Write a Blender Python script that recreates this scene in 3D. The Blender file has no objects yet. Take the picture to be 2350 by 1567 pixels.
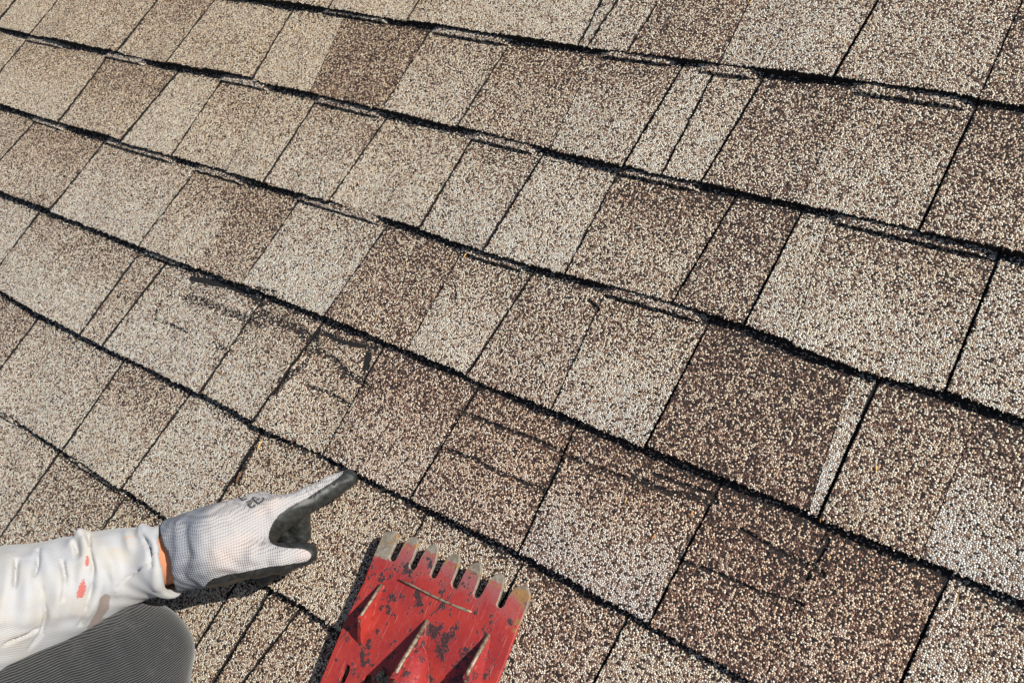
import bpy, bmesh, math, random
import numpy as np
from mathutils import Matrix, Vector
random.seed(7); RNG = np.random.default_rng(7)
SC = bpy.context.scene
COL = SC.collection

# ------------------------------------------------------------ camera, sky, sun
# The roof slope has its own frame: u along the courses, v up the slope, z out of the roof.
PITCH = math.radians(20)
T = Matrix.Rotation(PITCH, 4, 'X') ; T.translation = Vector((0, 0, 3.2))
FN, TILT, HEAD, ROLL, CAMH, V0 = 0.80198102, 0.55618162, 1.16586724, -0.75568639, 0.7459499, 0.55735744
PW, PH = 2350, 1567
ROT = Matrix.Rotation(HEAD, 3, 'Z') @ Matrix.Rotation(TILT, 3, 'X') @ Matrix.Rotation(ROLL, 3, 'Z')
RM = np.array(ROT)
CAM = np.array([0, 0, CAMH])
cam_d = bpy.data.cameras.new('camera'); cam = bpy.data.objects.new('camera', cam_d); COL.objects.link(cam)
cam_d.sensor_fit = 'HORIZONTAL'; cam_d.sensor_width = 36; cam_d.lens = 36 * FN
cam_d.clip_start = 0.02; cam_d.clip_end = 500
m = ROT.to_4x4(); m.translation = Vector((0, 0, CAMH)); cam.matrix_world = T @ m
SC.camera = cam
SUN_EL, SUN_AZ = math.radians(35), math.radians(33)      # seen from the roof frame
sdir = T.to_3x3() @ Vector((math.cos(SUN_EL) * math.cos(SUN_AZ), math.cos(SUN_EL) * math.sin(SUN_AZ), math.sin(SUN_EL)))
sun_d = bpy.data.lights.new('sun', 'SUN'); sun_d.energy = 5.0; sun_d.angle = math.radians(0.53); sun_d.color = (1, .955, .88)
sun = bpy.data.objects.new('sun', sun_d); COL.objects.link(sun)
sun.rotation_mode = 'QUATERNION'; sun.rotation_quaternion = sdir.to_track_quat('Z', 'Y'); sun.location = (0, 0, 6)
world = bpy.data.worlds.new('World'); SC.world = world; world.use_nodes = True
wn = world.node_tree.nodes; wl = world.node_tree.links
bgn = wn['Background']; sky = wn.new('ShaderNodeTexSky'); sky.sky_type = 'NISHITA'; sky.sun_disc = False
sky.sun_elevation = math.asin(sdir.z); sky.sun_rotation = math.atan2(sdir.x, sdir.y)
wl.new(sky.outputs[0], bgn.inputs[0]); bgn.inputs[1].default_value = 0.085
SC.view_settings.view_transform = 'Standard'; SC.view_settings.look = 'None'
SC.view_settings.exposure = 0.35; SC.view_settings.gamma = 1; SC.view_settings.use_curve_mapping = False

# ------------------------------------------------------------ helpers
def P(x, y, h=0.0):
    """point of the place that stands h metres above the roof and shows at photo pixel x, y"""
    x = np.asarray(x, float); y = np.asarray(y, float); h = np.asarray(h, float)
    f = FN * PW
    d = np.stack([(x - PW / 2) / f, -(y - PH / 2) / f, -np.ones_like(x * y)], -1) @ RM.T
    t = (CAMH - h) / -d[..., 2]
    return CAM + d * t[..., None]
def px_size(p):
    """metres per photo pixel at a point"""
    return float((CAM - p) @ RM[:, 2]) / (FN * PW)
def project(q):
    c = (np.asarray(q) - CAM) @ RM
    f = FN * PW
    return np.stack([PW / 2 - f * c[..., 0] / c[..., 2], PH / 2 + f * c[..., 1] / c[..., 2]], -1)
def link(o, parent=None):
    COL.objects.link(o)
    if parent is not None: o.parent = parent
    return o
def props(o, label=None, cat=None, group=None, kind=None):
    if label: o['label'] = label
    if cat: o['category'] = cat
    if group: o['group'] = group
    if kind: o['kind'] = kind
    return o
def empty(name, base=(0, 0, 0)):
    o = bpy.data.objects.new(name, None); o.empty_display_size = .05; link(o)
    o.matrix_world = T @ Matrix.Translation(Vector(base)); return o
def mesh_obj(name, verts, faces, mat, parent=None, base=(0, 0, 0), smooth=False, uv=None, attrs=None):
    """verts in the roof frame; the object's origin is put at base"""
    me = bpy.data.meshes.new(name)
    v = np.asarray(verts, np.float32) - np.asarray(base, np.float32)
    fa = np.asarray(faces) if not isinstance(faces, list) else None
    if fa is not None and fa.ndim == 2:
        n, k = fa.shape
        me.vertices.add(len(v)); me.vertices.foreach_set('co', v.ravel())
        me.loops.add(n * k); me.loops.foreach_set('vertex_index', fa.astype(np.int32).ravel())
        me.polygons.add(n); me.polygons.foreach_set('loop_start', np.arange(0, n * k, k, dtype=np.int32))
        me.update(calc_edges=True)
    else:
        me.from_pydata([tuple(map(float, p)) for p in v], [], [tuple(map(int, f)) for f in faces]); me.update()
    if uv is not None:
        l = me.uv_layers.new(name='UVMap'); idx = np.empty(len(me.loops), np.int32); me.loops.foreach_get('vertex_index', idx)
        l.data.foreach_set('uv', np.asarray(uv, np.float32)[idx].ravel())
    for k_, a in (attrs or {}).items():
        at = me.color_attributes.new(k_, 'FLOAT_COLOR', 'POINT')
        a = np.asarray(a, np.float32); c = np.ones((len(v), 4), np.float32); c[:, :a.shape[1]] = a
        at.data.foreach_set('color', c.ravel())
    if smooth: me.polygons.foreach_set('use_smooth', np.ones(len(me.polygons), bool))
    me.materials.append(mat)
    o = bpy.data.objects.new(name, me); link(o, parent)
    if parent is None: o.matrix_world = T @ Matrix.Translation(Vector([float(b) for b in base]))
    return o
def child(name, verts, faces, mat, parent, base, **k): return mesh_obj(name, verts, faces, mat, parent, base, **k)

class NT:
    def __init__(s, name, rough=.9, spec=.3):
        s.m = bpy.data.materials.new(name); s.m.use_nodes = True; s.t = s.m.node_tree
        s.b = s.t.nodes['Principled BSDF']; s.b.inputs['Roughness'].default_value = rough
        s.b.inputs['Specular IOR Level'].default_value = spec
    def n(s, kind, **k):
        n = s.t.nodes.new('ShaderNode' + kind)
        for a, v in k.items(): setattr(n, a, v)
        return n
    def l(s, a, b): s.t.links.new(a, b)
    def _in(s, sock, v):
        if hasattr(v, 'links') or isinstance(v, bpy.types.NodeSocket): s.l(v, sock)
        else: sock.default_value = v
    def math(s, op, a, b=0.0, c=None, clamp=False):
        n = s.n('Math', operation=op, use_clamp=clamp); s._in(n.inputs[0], a); s._in(n.inputs[1], b)
        if c is not None: s._in(n.inputs[2], c)
        return n.outputs[0]
    def sstep(s, x, a, b):
        n = s.n('MapRange', interpolation_type='SMOOTHSTEP'); s._in(n.inputs[0], x)
        s._in(n.inputs[1], a); s._in(n.inputs[2], b); return n.outputs[0]
    def mix(s, f, a, b, mode='MIX'):
        n = s.n('Mix', data_type='RGBA', blend_type=mode); s._in(n.inputs[0], f)
        for i, v in ((6, a), (7, b)):
            if isinstance(v, tuple): n.inputs[i].default_value = (*v[:3], 1)
            else: s.l(v, n.inputs[i])
        return n.outputs[2]
    def noise(s, vec, scale, detail=3, rough=.5, dist=0):
        n = s.n('TexNoise'); s.l(vec, n.inputs[0]); n.inputs['Scale'].default_value = scale
        n.inputs['Detail'].default_value = detail; n.inputs['Roughness'].default_value = rough
        n.inputs['Distortion'].default_value = dist; return n.outputs[0]
    def bump(s, h, dist, strength=1.0, prev=None):
        n = s.n('Bump'); n.inputs['Distance'].default_value = dist; n.inputs['Strength'].default_value = strength
        s.l(h, n.inputs['Height'])
        if prev is not None: s.l(prev, n.inputs['Normal'])
        return n.outputs[0]

# ------------------------------------------------------------ granule shingle material
def granule_material():
    g = NT('asphalt_shingle_granules', .88, .25)
    uv = g.n('UVMap'); uv.uv_map = 'UVMap'
    at = g.n('VertexColor', layer_name='tone'); sep = g.n('SeparateColor'); g.l(at.outputs[0], sep.inputs[0])
    brown, bare, tint = sep.outputs
    at2 = g.n('VertexColor', layer_name='tone2'); sep2 = g.n('SeparateColor'); g.l(at2.outputs[0], sep2.inputs[0])
    white = sep2.outputs[0]
    vo = g.n('TexVoronoi', voronoi_dimensions='2D', feature='F1'); vo.inputs['Scale'].default_value = 1 / .0017
    vo.inputs['Randomness'].default_value = 1.0
    ve = g.n('TexVoronoi', voronoi_dimensions='2D', feature='DISTANCE_TO_EDGE'); ve.inputs['Scale'].default_value = 1 / .0017
    # stretch and warp a little so that granules are not regular
    g.l(uv.outputs[0], vo.inputs['Vector']); g.l(uv.outputs[0], ve.inputs['Vector'])
    sc = g.n('SeparateColor'); g.l(vo.outputs['Color'], sc.inputs[0]); r1, r2, r3 = sc.outputs
    blot = g.noise(uv.outputs[0], 26, 4, .6); blot2 = g.noise(uv.outputs[0], 95, 3, .6)
    b = g.math('ADD', brown, g.math('MULTIPLY', g.math('SUBTRACT', blot, .5), .75))
    b = g.math('ADD', b, g.math('MULTIPLY', g.math('SUBTRACT', blot2, .5), .55), clamp=True)
    # choice of granule: the browner the tab the more dark granules
    pick = g.math('ADD', g.math('MULTIPLY', r1, .64), g.math('MULTIPLY', b, .34))
    rp = g.n('ValToRGB'); rp.color_ramp.interpolation = 'CONSTANT'; g.l(pick, rp.inputs[0])
    stops = [(0, (.71, .69, .62)), (.16, (.70, .65, .54)), (.32, (.67, .57, .43)), (.42, (.60, .45, .30)),
             (.46, (.50, .38, .29)), (.54, (.30, .20, .15)), (.64, (.16, .095, .07)), (.76, (.085, .05, .04)), (.9, (.035, .026, .024))]
    el = rp.color_ramp.elements
    el[0].position = 0; el[0].color = (*stops[0][1], 1); el[1].position = stops[1][0]; el[1].color = (*stops[1][1], 1)
    for p, c in stops[2:]: e = el.new(p); e.color = (*c, 1)
    c = rp.outputs[0]
    c = g.mix(g.math('MULTIPLY', white, g.math('GREATER_THAN', .62, r1)), c, (.62, .60, .57))
    c = g.mix(g.math('MULTIPLY', tint, .10), c, g.mix(1.0, c, (.93, 1.0, .72), 'MULTIPLY'))
    c = g.mix(sep2.outputs[1], c, g.mix(1.0, c, (1.02, .95, .84), 'MULTIPLY'))
    c = g.mix(sep2.outputs[2], c, g.mix(1.0, c, (1.0, .91, .89), 'MULTIPLY'))
    # random brightness of each granule
    hsv = g.n('HueSaturation'); g.l(c, hsv.inputs['Color']); g._in(hsv.inputs['Value'], g.math('ADD', g.math('MULTIPLY', r2, .55), .72))
    c = hsv.outputs[0]
    # bare asphalt: between granules with their shade painted in, where granules are missing, and in the worn cracks
    gap = g.sstep(ve.outputs['Distance'], .15, .05)
    wn_ = g.noise(uv.outputs[0], 240, 3, .65)
    worn = g.math('MULTIPLY', bare, g.sstep(wn_, .25, .6))  # wear, plus the dirt and painted shade below the butts
    miss = g.math('LESS_THAN', r3, g.math('ADD', g.math('ADD', .05, g.math('MULTIPLY', b, .16)), g.math('MULTIPLY', worn, .74)))
    miss = g.math('MAXIMUM', miss, g.math('GREATER_THAN', bare, 1.25))
    dark = g.math('MAXIMUM', gap, miss)
    c = g.mix(dark, c, (.018, .015, .014))
    g.l(c, g.b.inputs['Base Color'])
    h = g.math('SUBTRACT', 1.0, g.math('MULTIPLY', vo.outputs['Distance'], 1.0))
    h = g.math('MULTIPLY', h, g.math('ADD', .5, g.math('MULTIPLY', r2, .8)))
    h = g.math('MULTIPLY', h, g.math('SUBTRACT', 1.0, g.math('MULTIPLY', dark, .8)))
    g.l(g.bump(h, .0012, .85), g.b.inputs['Normal'])
    return g.m
M_GRAN = granule_material()
a_ = NT('bare_asphalt', .8, .3); a_.b.inputs['Base Color'].default_value = (.012, .011, .011, 1); M_ASPH = a_.m

# ------------------------------------------------------------ the roof
S = 0.143
BUTT = {0: [(560,2),(760,28),(991,65),(1180,95),(1400,122),(1659,155),(1918,188),(2150,222),(2350,252)],
1: [(0,68),(85,88),(286,128),(397,153),(592,190),(892,262),(1059,300),(1270,350),(1443,392),(1615,430),(1850,480),(2115,540),(2350,592)],
2: [(0,243),(150,290),(296,334),(408,366),(620,428),(770,472),(974,533),(1120,585),(1307,638),(1553,705),(1713,758),(2010,865),(2173,905),(2350,968)],
3: [(0,443),(133,493),(334,575),(568,660),(759,735),(946,812),(1083,868),(1280,945),(1491,1032),(1883,1192),(2100,1280),(2350,1385)],
4: [(0,668),(92,722),(204,777),(252,803),(477,912),(596,977),(762,1053),(952,1150),(1202,1275),(1498,1432),(1700,1545)],
5: [(0,935),(163,1040),(301,1132),(380,1185),(625,1343),(712,1390),(780,1440)]}
_bu = {}
for k, pts in BUTT.items():
    q = P([p[0] for p in pts], [p[1] for p in pts]); o = np.argsort(q[:, 0]); _bu[k] = (q[o, 0], q[o, 1])
def butt(k, u):
    """v of the lower edge of course k"""
    u = np.asarray(u, float); base = V0 - k * S
    w = 0.0012 * np.sin(u * 9 + k * 2.1) + 0.0008 * np.sin(u * 23 + k)
    if k not in _bu: return base + w
    x, y = _bu[k]; lo = np.clip((x[0] - u) / .15, 0, 1); hi = np.clip((u - x[-1]) / .15, 0, 1)
    f = np.clip(lo + hi, 0, 1); return np.interp(u, x, y) * (1 - f) + (base + w) * f
# joints of each course: (top x, y, bottom x, y, gap mm, extra height of the tab on the right mm), then tone of the tab to its right
# tone = (brown at the top, brown at the bottom, green tint, white)
ROWS = {
0: [(.15,.1), (970,0,946,44,.8,0,.2,.12), (1382,7,1338,99,1.2,.6,.3,.2), (1423,0,1365,95,1.5,-.3,.5,.3), (1518,0,1450,116,1.4,.5,.8,.65),
    (1720,10,1659,143,.3,0,.35,.25), (2016,3,1918,180,3.2,1.2,.45,.35), (2333,34,2280,155,.5,0,.75,.6)],
1: [(.1,.1), (140,3,85,82,.8,.4,.4,.3), (361,7,286,119,1,0,.55,.35), (490,7,397,150,1,.3,.2,.3), (677,20,592,180,.9,.2,.22,.12),
    (790,45,740,170,0,0,.8,.8), (991,68,892,252,1,.4,.5,.2), (1168,106,1059,293,.8,0,.75,.45), (1362,136,1270,344,.3,0,.7,.25),
    (1559,170,1443,378,2.4,1,.2,.15), (1635,177,1527,400,1.6,.3,.4,.12), (1751,184,1615,425,2.2,.8,.75,.6), (1935,238,1840,470,0,0,.62,.3), (2238,252,2115,524,3.6,1.3,.8,.62)],
2: [(.3,.2), (61,95,0,184,1,.3,.42,.15), (248,133,150,283,1,.2,.72,.35), (412,163,296,323,1.4,-.3,.1,.05), (507,191,408,357,1,.3,.45,.12),
    (606,231,530,400,0,0,.35,.15), (722,242,620,419,1,.3,.45,.15), (885,279,770,460,.8,0,.32,.1), (1079,330,974,524,1.6,.6,.52,.15),
    (1243,364,1125,570,2.3,.9,.28,.12), (1413,408,1307,626,.9,.2,.8,.4), (1686,460,1553,690,2,.9,.82,.65), (1839,490,1713,748,2.4,1,.25,.12),
    (1904,507,1830,760,0,0,.55,.15), (2292,592,2173,888,3.8,1.4,.35,.25)],
3: [(.5,.4), (78,286,0,388,1,.3,.62,.35), (242,327,133,483,1,.3,.35,.08), (449,395,334,565,1,.3,.6,.2), (560,440,470,610,0,0,.75,.55),
    (684,466,568,650,1.2,.3,.3,.03), (885,527,759,725,.8,.2,.75,.6), (1059,582,946,800,.7,0,.5,.1), (1219,636,1083,854,2,.8,.58,.45),
    (1379,697,1280,929,.4,0,.5,.12,0,.4), (1625,748,1491,1020,2.2,.9,.95,.85), (1958,857,1860,1165,0,0,.2,0,0,.7), (2023,861,1883,1181,2.8,1,.66,.45), (2240,965,2140,1210,0,0,.8,.1,0,.5)],
4: [(.2,.1), (78,510,0,629,1,.3,.52,.08), (320,582,204,765,1,.2,.4,.3), (368,626,252,793,1.5,.4,.32,.12), (596,701,477,898,1.2,.3,.55,.12),
    (728,765,596,966,2.8,-.5,.5,.25,.4), (878,803,762,1021,2,.6,.75,.4,.1), (1089,908,952,1141,2.4,.8,.75,.55,.1,.2), (1296,1040,1202,1260,1.6,.4,.85,.3,0,.7),
    (1650,1120,1498,1423,1.5,.4,.95,.75), (1905,1200,1790,1480,0,0,.85,.6,0,.15), (2176,1326,2071,1557,3.2,1,.35,.2,0,.5)],
5: [(.6,.5), (92,728,0,871,1.2,.3,.3,.12), (286,830,163,1026,1.3,.3,.55,.12,.1), (425,925,301,1117,1,.2,.15,.1,.1), (597,997,523,1130,3,1,.35,.3,.9),
    (975,1190,900,1330,1,.3,.28,.15,.3,.3), (1205,1285,1130,1430,1.4,.4,.6,.4,0,.1), (1437,1427,1372,1554,1.8,.6,.25,.2,0,.6)],
6: [(.2,.15,.1), (140,1035,8,1250,1.3,.3,.55,.3,.5), (291,1137,237,1222,1.2,.2,.3,.25,.9), (546,1337,425,1542,2.2,.7,.25,.25,1), (625,1350,504,1562,2.6,.7,.4,.3,.9),
    (690,1400,571,1558,1.6,.3,.4,.3,.6)],
}
CRACKS = [  # worn and broken places: points, half width mm, depth
 ([(425,684),(494,704),(562,735),(605,748)], 3.5), ([(402,672),(366,705),(361,735),(400,752),(436,766)], 1.6), ([(440,640),(520,655),(580,680),(600,700)], 4),
 ([(505,798),(533,808)], 2.0), ([(600,725),(680,755),(728,790)], 4.5), ([(708,800),(760,822),(805,862),(850,892)], 2.8), ([(734,762),(785,785),(862,800)], 2.4),
 ([(708,888),(760,905),(802,930)], 1.6), ([(728,775),(700,840),(655,880),(640,905)], 3), ([(790,858),(800,866)], 3.5), ([(845,810),(838,850)], 3.5), ([(1072,953),(1157,987),(1225,1010),(1292,1040)], 1.8),
 ([(1017,1030),(1100,1064),(1162,1094),(1250,1128)], 1.7), ([(1306,1050),(1450,1104),(1600,1150)], 1.3), ([(1561,1286),(1658,1322),(1738,1358),(1842,1389)], 1.3),
 ([(1782,1266),(1830,1290),(1886,1318)], 2.2), ([(1450,1095),(1530,1130),(1640,1150)], 2.2), ([(1700,1215),(1780,1262)],1.4), ([(1250,1132),(1290,1060)], 2.2),
 ([(1060,945),(1010,1030)], 2), ([(556,1080),(545,1110)], 4), ([(1046,660),(1050,690)], 1), ([(1350,690),(1372,712)], 1.6), ([(600,990),(560,1080)],2.2),
 ([(1570,560),(1500,620)],.5), ([(1500,1090),(1640,1140)],1.6), ([(1900,1240),(1850,1330)],1.5), ([(640,680),(600,672)], 2.5),
]
CR = [(P([p[0] for p in c], [p[1] for p in c])[:, :2], w / 1000) for c, w in CRACKS]
def crack_field(u, v):
    f = np.zeros_like(u); lip = np.zeros_like(u)
    for pts, w in CR:
        m = (u > pts[:, 0].min() - .03) & (u < pts[:, 0].max() + .03) & (v > pts[:, 1].min() - .03) & (v < pts[:, 1].max() + .03)
        if not m.any(): continue
        uu, vv = u[m], v[m]; d = np.full(uu.shape, 9.)
        for a, b in zip(pts[:-1], pts[1:]):
            ab = b - a; t = np.clip(((uu - a[0]) * ab[0] + (vv - a[1]) * ab[1]) / (ab @ ab), 0, 1)
            d = np.minimum(d, np.hypot(uu - a[0] - t * ab[0], vv - a[1] - t * ab[1]))
        f[m] = np.maximum(f[m], np.clip(1.55 - d / (w * 1.35), 0, 1)); lip[m] = np.maximum(lip[m], np.clip(1 - np.abs(d - 2.1 * w) / (1.2 * w), 0, 1))
    return f, lip
def lowfreq(u, v, s=0):
    return np.sin(u * 21 + 3 * np.sin(v * 9 + s) + s) * np.sin(v * 26 + 2 * np.sin(u * 12) + 2.3 * s)
def grid_tab(uL, uR, k, z_extra, g_l, g_r, step, tone, seed, relief):
    """one shingle tab as a grid with skirts; uL and uR are functions of v"""
    rng = np.random.default_rng(seed)
    mid = (uL(V0 - k * S) + uR(V0 - k * S)) / 2
    width = abs(uR(V0 - k * S) - uL(V0 - k * S))
    nu = max(4, int(width / step)); nv = max(5, int((S + .014) / step))
    s = np.linspace(0, 1, nu + 1)[None, :]; t = np.linspace(0, 1, nv + 1)[:, None]
    u0 = mid + (s - .5) * width + 0 * t
    vb = butt(k, u0); vt = butt(k - 1, u0) + .014
    vb = vb + rng.uniform(-.0016, .0016) + (s - .5) * rng.uniform(-.002, .002)
    v = vb * (1 - t) + vt * t
    u = uL(v) * (1 - s) + uR(v) * s
    tt = np.clip((v - vb) / (vt - .014 - vb), 0, 1.12)
    lf = np.clip((-.45 - u) / 1.2, 0, 1)
    z = (.0078 + .0034 * lf) * (1 + .14 * np.sin(u * 17 + k * 1.9) + .09 * np.sin(u * 41 + k)) * (1 - tt) + .0006 * tt + z_extra * (1 - .75 * tt) + .0005 * lowfreq(u, v, seed * .37)
    z = z + .0007 * np.sin(u * 40 + seed) * (1 - tt)
    cf, lip = crack_field(u, v); z = z - .0019 * cf + .0011 * lip
    z = z + (1 - tt) * (.0011 * rng.random() + .0024 * (s - .5) * (rng.random() - .5))
    z[0, :] -= .0004
    # ragged edges
    j = min(step * .3, .0006)
    vv_ = v[:, 0]; gl_ = min(1, g_l / .0006); gr_ = min(1, g_r / .0006)
    wobL = gl_ * (.0006 * np.sin(vv_ * 150 + seed) + .0005 * np.sin(vv_ * 370 + 2 * seed)); wobR = gr_ * (.0006 * np.sin(vv_ * 130 + 3 * seed) + .0005 * np.sin(vv_ * 410 + seed))
    v[0, :] += rng.normal(0, .0009, nu + 1); u[:, 0] += np.abs(rng.normal(0, .0004, nv + 1)) + g_l * (1.5 + 3.2 * lf[:, 0]) + wobL; u[:, -1] -= np.abs(rng.normal(0, .0004, nv + 1)) + g_r * (1.5 + 3.2 * lf[:, -1]) + wobR
    u[1:-1, 1:-1] += rng.uniform(-j, j, u[1:-1, 1:-1].shape); v[1:-1, 1:-1] += rng.uniform(-j, j, u[1:-1, 1:-1].shape)
    z += rng.uniform(-1, 1, z.shape) * relief
    bt, bb, tint, wh = tone
    nb = .10 * lowfreq(u, v, seed) + .08 * np.sin(u * 60 + seed) * np.sin(v * 50)
    tb = np.clip(tt / .95, 0, 1); blend = np.clip((tb - .35) / .45 + nb, 0, 1)
    brown = bb * (1 - blend) + bt * blend
    white = wh * np.clip(1 - tb * 1.5 + nb * 2, 0, 1)
    nvv, nuu = u.shape; N = nvv * nuu
    idx = np.arange(N).reshape(nvv, nuu)
    V = np.stack([u, v, z], -1).reshape(-1, 3)
    F = np.stack([idx[:-1, :-1], idx[:-1, 1:], idx[1:, 1:], idx[1:, :-1]], -1).reshape(-1, 4)
    ring0 = np.concatenate([idx[0, :], idx[1:, -1], idx[-1, -2::-1], idx[-2:0:-1, 0]])
    ring = N + np.arange(len(ring0)); V = np.concatenate([V, V[ring0] - [0, 0, .0002]])
    low = V[ring].copy(); low[:, 2] = np.where(low[:, 1] < butt(k, low[:, 0]) + .004, .0004, low[:, 2] - .006); 
    low[:, 2] = np.minimum(low[:, 2], V[ring][:, 2] - .002)
    li = N + len(ring) + np.arange(len(ring)); nx = np.roll(np.arange(len(ring)), -1)
    SF = np.stack([ring, li, li[nx], ring[nx]], -1)
    V = np.concatenate([V, low]); F = np.concatenate([F, SF])
    dirt_shade = np.clip((tt - .915) / .05, 0, 1) * .75 + np.clip((tt - .80) / .15, 0, 1) * .18; cf = np.maximum(cf, dirt_shade); es = np.minimum(s, 1 - s) * width + 0 * tt; cf = np.maximum(cf, .5 * np.clip(1 - es / .004, 0, 1) * (min(gl_, gr_) > .3))  # dirt and painted shade below the butt above; granule loss at side edges
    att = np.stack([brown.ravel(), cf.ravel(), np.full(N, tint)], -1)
    side = np.concatenate([att[ring0]] * 2); side[:, 1] = 1.4                     # the cut edges are bare asphalt
    att = np.concatenate([att, side]); warm = np.clip(.15 + 1.3 * np.clip((v - .12) / .4, 0, 1) * np.clip((-.5 - u) / .5, 0, 1) + .22 * brown * (v > .0) + .12 * np.sin(seed * 2.3), 0, 1)
    pink = np.clip((.25 - v) / .2, 0, 1) * np.clip((u + .75) / .2, 0, 1) * np.clip(brown * 1.6, 0, 1)
    w2 = np.concatenate([np.stack([white.ravel(), warm.ravel(), pink.ravel()], -1), np.zeros((2 * len(ring), 3))])
    uvs = V[:, :2].copy(); uvs[N + len(ring):] += .006
    return V, F, uvs, att, w2

deck = mesh_obj('roof', [(-4.2, -2.2, -.012), (1.9, -2.2, -.012), (1.9, 2.6, -.012), (-4.2, 2.6, -.012),
                         (-4.2, -2.2, 0), (1.9, -2.2, 0), (1.9, 2.6, 0), (-4.2, 2.6, 0)],
                [(4, 5, 6, 7), (3, 2, 1, 0), (0, 1, 5, 4), (1, 2, 6, 5), (2, 3, 7, 6), (3, 0, 4, 7)], M_ASPH)
props(deck, kind='structure')
def joint_fn(p0, p1):
    def f(v): v = np.asarray(v, float); return p0[0] + (p1[0] - p0[0]) * (v - p0[1]) / (p1[1] - p0[1])
    return f
n_tab = 0
STUFF = []
UMIN, UMAX = -2.15, .34
def in_view(u, v, pad=60):
    p = project(np.array([[a, b, 0] for a in u for b in v]))
    return (p[:, 0].max() > -pad) and (p[:, 0].min() < PW + pad) and (p[:, 1].max() > -pad) and (p[:, 1].min() < PH + pad)
relief_on = True
def add_tab(fL, fR, k, ze, gl, gr, tone, fine):
    global n_tab
    n_tab += 1
    vb, vt = V0 - k * S, V0 - (k - 1) * S
    um = (fL(vb) + fR(vb)) / 2
    if fine:
        mm = np.linalg.norm(P(*project(np.array([um, (vb + vt) / 2, 0]))) - P(*(project(np.array([um, (vb + vt) / 2, 0])) + np.array([1.6, 1.6]))))
        step = float(np.clip(mm * 1.0, .0011, .0032))
    else: step = .009
    V, F, uvs, att, w2 = grid_tab(fL, fR, k, ze, gl, gr, step, tone, n_tab, min(.24 * step, .00058) if fine else 0)
    return V, F, uvs, att, w2
def ntone(t): t = tuple(t); return (t[0], t[1], t[2] if len(t) > 2 else 0., t[3] if len(t) > 3 else 0.)
rr = random.Random(11)
tris = 0
for k in range(-9, 17):
    js = []       # (function, gap, dz, tone of tab to the right)
    if k in ROWS:
        left_tone = ROWS[k][0]
        for j in ROWS[k][1:]:
            a = P(j[0], j[1]); b = P(j[2], j[3])
            # let joints lean no more than cut shingles would
            if abs(a[1] - b[1]) < .02: b = np.array([a[0], a[1] - .1, 0])
            js.append([joint_fn((b[0], b[1]), (a[0], a[1])), j[4] / 1000, j[5] / 1000, ntone(j[6:])])
    else:
        left_tone = (.4, .2); u = -1.0 + rr.uniform(-.1, .1)
        js.append([(lambda v, u=u: u + 0 * np.asarray(v, float)), .001, 0, ntone((.4, .2))])
    vm = V0 - k * S
    first = js[0][0](vm); last = js[-1][0](vm)
    pre = []; u = float(first); t = ntone(left_tone)
    while u > -4.1:
        u -= rr.uniform(.1, .23); pre.append([(lambda v, u=u: u + 0 * np.asarray(v, float)), .001, rr.uniform(0, .6) / 1000, t]); t = ntone((rr.uniform(.15, .8), rr.uniform(.1, .5)))
    js = pre[::-1] + js
    u = float(last)
    while u < 1.8:
        u += rr.uniform(.1, .23); js.append([(lambda v, u=u: u + 0 * np.asarray(v, float)), .0015, rr.uniform(0, .8) / 1000, ntone((rr.uniform(.15, .8), rr.uniform(.1, .5)))])
    for a, b in zip(js[:-1], js[1:]):
        uL, uR = float(a[0](vm)), float(b[0](vm))
        vis = in_view((uL, uR), (vm, vm + S)) 
        near = in_view((uL, uR), (vm, vm + S), 500)
        V, F, uvs, att, w2 = add_tab(a[0], b[0], k, a[2], a[1] / 2, b[1] / 2, a[3], vis)
        if near:
            o = mesh_obj('shingle', V, F, M_GRAN, deck, (0, 0, 0), uv=uvs, attrs={'tone': att, 'tone2': w2}); tris += 2 * len(F)
        else: STUFF.append((V, F, uvs, att, w2))
off = 0; Vs, Fs = [], []
for V, F, *_ in STUFF: Vs.append(V); Fs.append(F + off); off += len(V)
o = mesh_obj('distant_shingles', np.concatenate(Vs), np.concatenate(Fs), M_GRAN, deck, uv=np.concatenate([s[2] for s in STUFF]),
             attrs={'tone': np.concatenate([s[3] for s in STUFF]), 'tone2': np.concatenate([s[4] for s in STUFF])})
props(o, kind='stuff'); tris += 2 * len(o.data.polygons)
print('tabs', n_tab, 'roof triangles', tris)
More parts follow.
